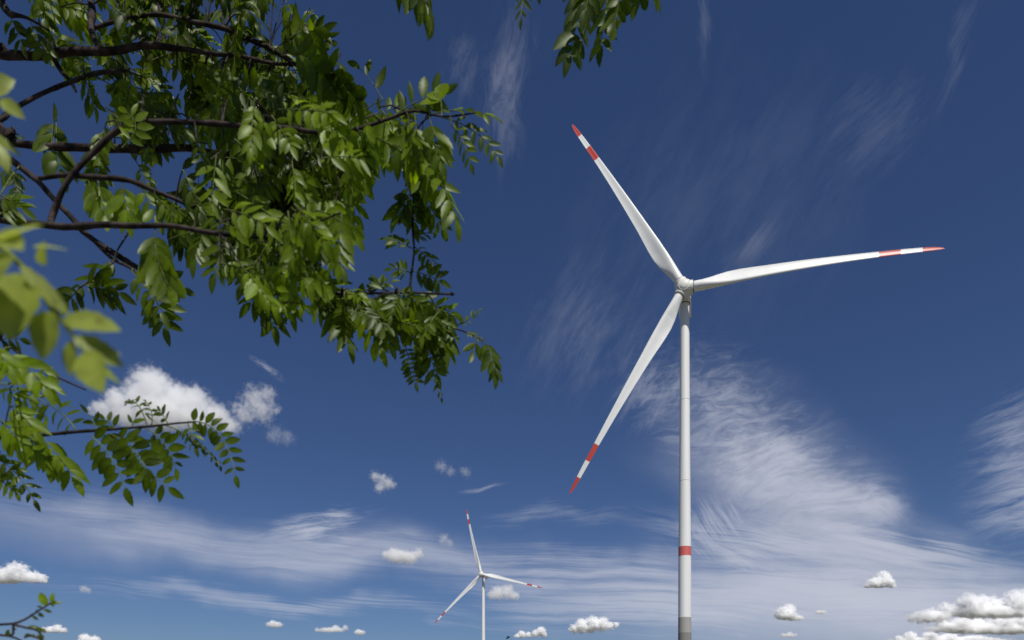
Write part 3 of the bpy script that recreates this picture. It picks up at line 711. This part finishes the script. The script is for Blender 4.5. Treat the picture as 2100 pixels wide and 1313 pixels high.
leafat(b12, 580, 110, 690, 190, 6, 62, d=1.7, bow=(650, 100), droop=.95, jit=.7, tone=.4)
leafat(b12, 560, 105, 640, 60, 4, 55, d=1.8, bow=(610, 60), droop=.7, tone=.4)
leafat(b13, 835, 370, 850, 455, 5, 46, droop=.25, tone=.2)
leafat(b13, 850, 375, 905, 465, 5, 44, droop=.4, tone=.25)
leafat(b13, 845, 400, 815, 440, 3, 42, droop=.3, tone=.25)
leafat(b13, 845, 510, 800, 492, 4, 30, droop=.0, tone=.15)
leafat(b13, 848, 505, 890, 545, 5, 28, droop=.1, tone=.2)
leafat(b13, 846, 490, 870, 480, 3, 26, droop=-.2, tone=.2)
leafat(b13, 843, 560, 805, 552, 4, 24, droop=.1, tone=.15)
leafat(b13, 843, 555, 900, 575, 4, 32, droop=.1, tone=.2)
leafat(b6, 740, 601, 800, 580, 4, 26, droop=-.4, tone=.2)
leafat(b6, 790, 601, 775, 580, 2, 28, droop=-.4, tone=.2)
leafat(b13, 838, 622, 851, 700, 8, 31, bow=(846, 660), droop=.05, jit=.5, tone=.8, ang=72, **G_)
leafat(b13, 828, 700, 852, 785, 8, 22, bow=(842, 745), droop=.0, jit=.5, tone=.2, ang=75, **G_)
leafat(b13, 872, 680, 893, 765, 6, 40, bow=(878, 720), droop=.2, jit=.6, tone=.2, **G_)
leafat(b13, 885, 640, 912, 712, 5, 50, bow=(905, 670), droop=.6, tone=.35)
leafat(b13, 888, 765, 905, 815, 3, 15, droop=.5, jit=1.8, tone=.05, curl=.9)
leafat(b13, 850, 625, 925, 640, 5, 34, droop=.3, tone=.9)
leafat(b13, 905, 670, 930, 690, 3, 22, droop=.2, tone=.3)
leafat(b13, 985, 698, 1016, 765, 5, 36, bow=(1012, 715), droop=.8, tone=.15)
leafat(b13, 930, 672, 980, 640, 4, 15, bow=(965, 655), droop=.0, jit=1.4, tone=.3)
leafat(b13, 950, 680, 985, 692, 4, 14, droop=.4, jit=1.4, tone=.1)
leafat(b13, 980, 695, 970, 720, 1, 34, droop=.6, tone=.2)
leafat(b6, 680, 600, 715, 705, 4, 46, bow=(690, 650), droop=.6, tone=.25)
leafat(b6, 655, 592, 690, 670, 4, 46, droop=.5, tone=.3)
leafat(b6, 720, 604, 780, 715, 5, 44, bow=(745, 640), droop=.6, tone=.7)
leafat(b6, 760, 602, 800, 700, 5, 42, droop=.6, tone=.4)
leafat(b6, 800, 602, 850, 690, 5, 40, droop=.6, tone=.35)
leafat(b6, 690, 575, 660, 590, 2, 40, d=1.4, droop=.0, tone=.95, wr=.27)
leafat(b6, 600, 565, 720, 640, 6, 46, bow=(680, 570), droop=.5, tone=.8)
leafat(b18, 548, 612, 562, 668, 4, 46, droop=.35, tone=.2)
leafat(b18, 565, 585, 515, 620, 3, 46, droop=.35, tone=.25)
leafat(b18, 590, 565, 600, 640, 4, 44, droop=.5, tone=.3)
leafat(b7, 560, 488, 500, 580, 5, 44, droop=.4, tone=.3)
leafat(b7, 470, 480, 440, 560, 5, 46, droop=.4, tone=.2)
leafat(b7, 420, 473, 400, 530, 4, 44, droop=.4, tone=.3)
leafat(b7, 630, 492, 700, 545, 5, 44, bow=(680, 490), droop=.3, tone=.3)
leafat(b3, 700, 313, 725, 480, 6, 44, d=1.5, bow=(735, 400), droop=.5, tone=.5)
leafat(b3, 760, 314, 745, 390, 4, 44, droop=.5, tone=.4)
# leaves hanging in from above the frame
leafat(b16, 775, -70, 872, 5, 5, 78, d=1.5, bow=(840, -60), droop=1.5, jit=.6, tone=.1)
leafat(b16, 860, -60, 878, 30, 3, 48, d=1.5, droop=1.3, jit=.6, tone=.5)
leafat(b16, 1078, -60, 1068, 35, 4, 28, d=1.6, droop=.9, jit=.7, tone=.05, wr=.13)
leafat(b16, 1105, -55, 1105, -18, 1, 28, d=1.6, droop=.9, jit=.7, tone=.05)
leafat(b16, 1196, -60, 1168, 108, 6, 52, d=1.6, bow=(1190, 30), droop=.5, jit=.6, tone=.02, facing=Vector((.1, -1, -.1)), t0=.1)
leafat(b16, 1246, -60, 1232, 92, 6, 46, d=1.6, bow=(1245, 20), droop=.6, jit=.9, tone=.02)
leafat(b16, 1275, -55, 1260, 55, 5, 46, d=1.55, bow=(1270, 0), droop=.6, jit=1, tone=.15)
leafat(b16, 1225, -60, 1200, 20, 4, 48, d=1.55, droop=.5, jit=1, tone=.1)
leafat(b16, 1300, -60, 1335, -20, 3, 48, d=1.6, droop=.8, jit=1, tone=.1)
leafat(b16, 1285, -60, 1315, -15, 3, 52, d=1.6, droop=1.0, jit=1, tone=.1)

# dense inside of the bough: leaves hung at random from the wood
def inside(poly, x, y):
    c = False; j = len(poly) - 1
    for i in range(len(poly)):
        if (poly[i][1] > y) != (poly[j][1] > y) and x < (poly[j][0] - poly[i][0]) * (y - poly[i][1]) / (poly[j][1] - poly[i][1]) + poly[i][0]: c = not c
        j = i
    return c
OUT = [(60, -120), (640, -120), (660, 20), (705, 80), (735, 150), (760, 215), (860, 225), (915, 265), (915, 350), (880, 385), (800, 345), (765, 390), (735, 440), (722, 540),
       (700, 640), (640, 640), (600, 600), (560, 660), (505, 600), (470, 560), (420, 540), (385, 540), (330, 480), (290, 440), (200, 400), (185, 330), (130, 250), (150, 190), (85, 100), (30, 60)]
OUT2 = [(600, 545), (735, 590), (930, 600), (935, 640), (915, 720), (870, 710), (850, 690), (790, 700), (740, 700), (690, 660), (630, 620)]
HOLES = [(362, 190, 30), (375, 345, 42), (620, 330, 18), (500, 250, 14), (280, 130, 14), (560, 20, 14), (640, 440, 16), (470, 400, 14), (320, 60, 12), (680, 560, 16), (0, 200, 110), (60, 250, 70), (250, 430, 34), (440, 560, 18), (330, 365, 22)]
wood = [b for b in BR if b not in (b14, b15, b16, b17, b10)]
allp = [(b, q) for b in wood for q in b['pts'][::3]]
rnd = random.Random(5)
def fill(poly, count, box, lls, dz, tones):
    k = 0; tries = 0
    while k < count and tries < count * 60:
        tries += 1
        x, y = rnd.uniform(*box[0]), rnd.uniform(*box[1])
        if not inside(poly, x, y): continue
        ll = rnd.uniform(*lls); a = rnd.gauss(R(62), R(38)); L_ = ll * rnd.uniform(1.7, 2.7)
        tx, ty = x + math.cos(a) * L_, y + math.sin(a) * L_
        if not inside(poly, tx, ty): continue
        mx, my = (x + tx) / 2, (y + ty) / 2
        if any((mx - h[0]) ** 2 + (my - h[1]) ** 2 < h[2] ** 2 or (tx - h[0]) ** 2 + (ty - h[1]) ** 2 < h[2] ** 2 for h in HOLES): continue
        u, v = (x - 1050) / F, (VH - y) / F
        b, near = min(allp, key=lambda bq: (bq[1].x / bq[1].y - u) ** 2 + ((bq[1].z - CZ) / bq[1].y - v) ** 2 + rnd.random() * .004)
        d = near.y + rnd.uniform(*dz)
        base = P(x, y, d); tip = P(tx, ty, d + rnd.uniform(-.05, .05))
        m = (near + base) / 2 + Vector((0, 0, .01))
        if (near - base).length > .35: continue
        b['twig'].tube([near, m, base], [.0024, .0018, .0013], 5)
        compound(b['leaf'], b['stem'], base, tip, rnd.choice((4, 5, 5, 6)), ll / F * d, None, rnd, None, rnd.uniform(.15, .85), 66, rnd.uniform(*tones), curl=rnd.choice((.15, .25, .5)))
        k += 1
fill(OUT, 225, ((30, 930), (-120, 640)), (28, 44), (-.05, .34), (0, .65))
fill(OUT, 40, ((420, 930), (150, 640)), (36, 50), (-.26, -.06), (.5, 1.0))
fill([(40, -120), (560, -120), (640, 60), (640, 330), (420, 360), (230, 330), (150, 230), (170, 150), (90, 90)], 120, ((40, 640), (-120, 360)), (34, 50), (.25, .6), (0, .25))  # leaves behind get darker tones, deep shade put into their colour
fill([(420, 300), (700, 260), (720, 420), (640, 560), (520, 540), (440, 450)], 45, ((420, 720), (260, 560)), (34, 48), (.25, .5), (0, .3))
fill(OUT2, 34, ((600, 935), (545, 720)), (24, 38), (-.10, .12), (.05, .8))

# unseen crown above and left of the frame, upper branches added to shade the bough
rnd = random.Random(9)
hi = branch([(-900, -1500, 20), (-300, -1700, 16), (100, -1700, 12), (400, -1600, 7)], 1.15, 1.0, trk(3.9))
hi2 = branch([(-900, -700, 20), (-300, -700, 15), (200, -700, 12), (560, -720, 9), (860, -760, 6)], 1.5, 1.2, trk(3.7))
hi3 = branch([(-900, 300, 18), (-600, 250, 14), (-300, 200, 8)], 1.4, 1.3, trk(3.0))
hi4 = branch([(-1500, -300, 20), (-1700, -900, 12), (-1700, -1400, 6)], 2.3, 2.5, trk(3.6))
for hb, cnt in ((hi, 290), (hi2, 400), (hi3, 34), (hi4, 50)):
    for k in range(cnt):
        q = hb['pts'][int(len(hb['pts']) * (.25 + .74 * rnd.random()))]
        base = q + Vector((rnd.uniform(-.25, .25), rnd.uniform(-.35, .35), rnd.uniform(-.05, .32)))
        tip = base + Vector((rnd.uniform(-.08, .1), rnd.uniform(-.1, .1), rnd.uniform(-.12, -.02)))
        lo_ = min(base.z, tip.z) - .07
        v = VH - (lo_ - CZ) / min(base.y, tip.y) * F; uu = 1050 + max(base.x, tip.x) / base.y * F
        if v > -25 and uu > -120: continue
        hb['twig'].tube([q, (q + base) / 2 + Vector((0, 0, .01)), base], [.003, .002, .0013], 5)
        compound(hb['leaf'], hb['stem'], base, tip, 5, .06, None, rnd, None, rnd.uniform(.2, .8), 62, rnd.uniform(0, .6))
for b in BR:
    o = b['wood'].build(b['name'], b['mat'], tree); o.location = -TRUNK
    lf, st = b['leaf'], b['stem']
    if lf.v:
        nv, nf = len(lf.v), len(lf.f)
        lf.v += st.v; lf.c += [.5] * len(st.v); lf.f += [tuple(i + nv for i in f) for f in st.f]
        fo = lf.build('foliage', M_leaf_near if b is b17 else M_leaf, o)
        fo.data.materials.append(M_stem)
        for p in fo.data.polygons[nf:]: p.material_index = 1
mb = MB(); tp = [trk(z) - TRUNK for z in (-.1, .15, .5, 1, 1.6, 2.2, 2.9, 3.6, 4.3, 5.0)]
pp, rr_ = smooth_path(tp, [.20, .16, .13, .125, .12, .105, .085, .06, .035, .015], .06)
mb.tube(pp, rr_, 16, True, .12); mb.build('trunk', M_bark, tree)

# ------------------------------------------------------------------ shrub whose tip shows in the lower left corner
SB = Vector((-1.35, 1.02, 0))
shrub = empty('shrub', SB); tag(shrub, 'young shrub with thin stems and small curled leaves at the lower left corner', 'shrub')
sd = 1.0
def stem_path(pts, d=sd, r=.0018):
    P3 = [P(a, b, d) - SB for a, b in pts]
    pp, rr2 = smooth_path(P3, [r * (1.2 - .7 * i / len(P3)) for i in range(len(P3))], .012)
    return pp, rr2
sm = MB(); sl = MB(); rnd = random.Random(3)
paths = [[(-30, 1283), (0, 1281), (28, 1279), (50, 1271), (65, 1262), (80, 1252), (95, 1243), (105, 1236)], [(28, 1279), (27, 1290), (26, 1302), (10, 1303), (-30, 1300)],
         [(30, 1281), (55, 1288), (75, 1292), (84, 1303), (82, 1312), (95, 1322)], [(-30, 1300), (20, 1305), (45, 1315), (70, 1330)], [(82, 1310), (62, 1304), (50, 1308)]]
for p in paths:
    a, b = stem_path(p); sm.tube(a, b, 6)
low = P(-30, 1300, sd) - SB
sm.tube([low, low * .75 + Vector((-.02, 0, -.1)), low * .4 + Vector((0, 0, -.3)), Vector((0, 0, -.05))], [.0025, .004, .006, .008], 8)
low = P(-30, 1283, sd) - SB
sm.tube([low, low * .8 + Vector((-.05, 0, -.1)), Vector((.02, .02, .4)), Vector((0, 0, -.05))], [.0022, .004, .006, .008], 8)
def sleaf(x, y, ang, L_px, tone=.3, wr=.24, curl=.3):
    d = Vector((math.cos(R(ang)), rnd.uniform(-.3, .3), math.sin(R(ang))))
    leaflet(sl, P(x, y, sd) - SB, d, Vector((rnd.uniform(-.4, .4), -1, .3)), L_px / F * sd, wr, tone, curl)
for a in ((98, 1243, 122, 38, .8, .22), (108, 1238, 95, 26, .7, .2), (100, 1240, 20, 26, .4, .2), (104, 1238, -40, 10, .3, .3), (88, 1247, 160, 16, .2, .16), (88, 1251, -12, 17, .1, .22),
          (78, 1256, 135, 12, .1, .2), (78, 1257, -40, 14, .1, .3), (66, 1263, 150, 8, .1, .3), (66, 1264, -30, 14, .1, .25), (32, 1281, -30, 10, .6, .3), (20, 1298, 155, 16, .2, .3), (24, 1302, 175, 20, .2, .22),
          (55, 1288, 10, 24, .4, .2), (70, 1291, -5, 24, .3, .22), (80, 1295, 30, 14, .2, .3), (84, 1300, -80, 16, .4, .3), (64, 1304, 170, 20, .1, .2), (60, 1305, 30, 12, .3, .3), (74, 1308, 20, 14, .3, .3), (26, 1295, 60, 10, .2, .3)):
    sleaf(*a)
for k in range(40):
    t = rnd.random(); q = Vector((.02, .02, .4)).lerp(low, t) if k % 2 else Vector((0, 0, 0)).lerp(Vector((.02, .02, .4)), rnd.uniform(.3, 1))
    if q.z + 0 > .98: continue
    leaflet(sl, q, Vector((rnd.uniform(-1, 1), rnd.uniform(-1, 1), rnd.uniform(-.3, .8))), Vector((0, -.3, 1)), .03, .24, rnd.random() * .6)
sm.build('stem', M_bark, shrub); sl.build('foliage', M_leaf, shrub)
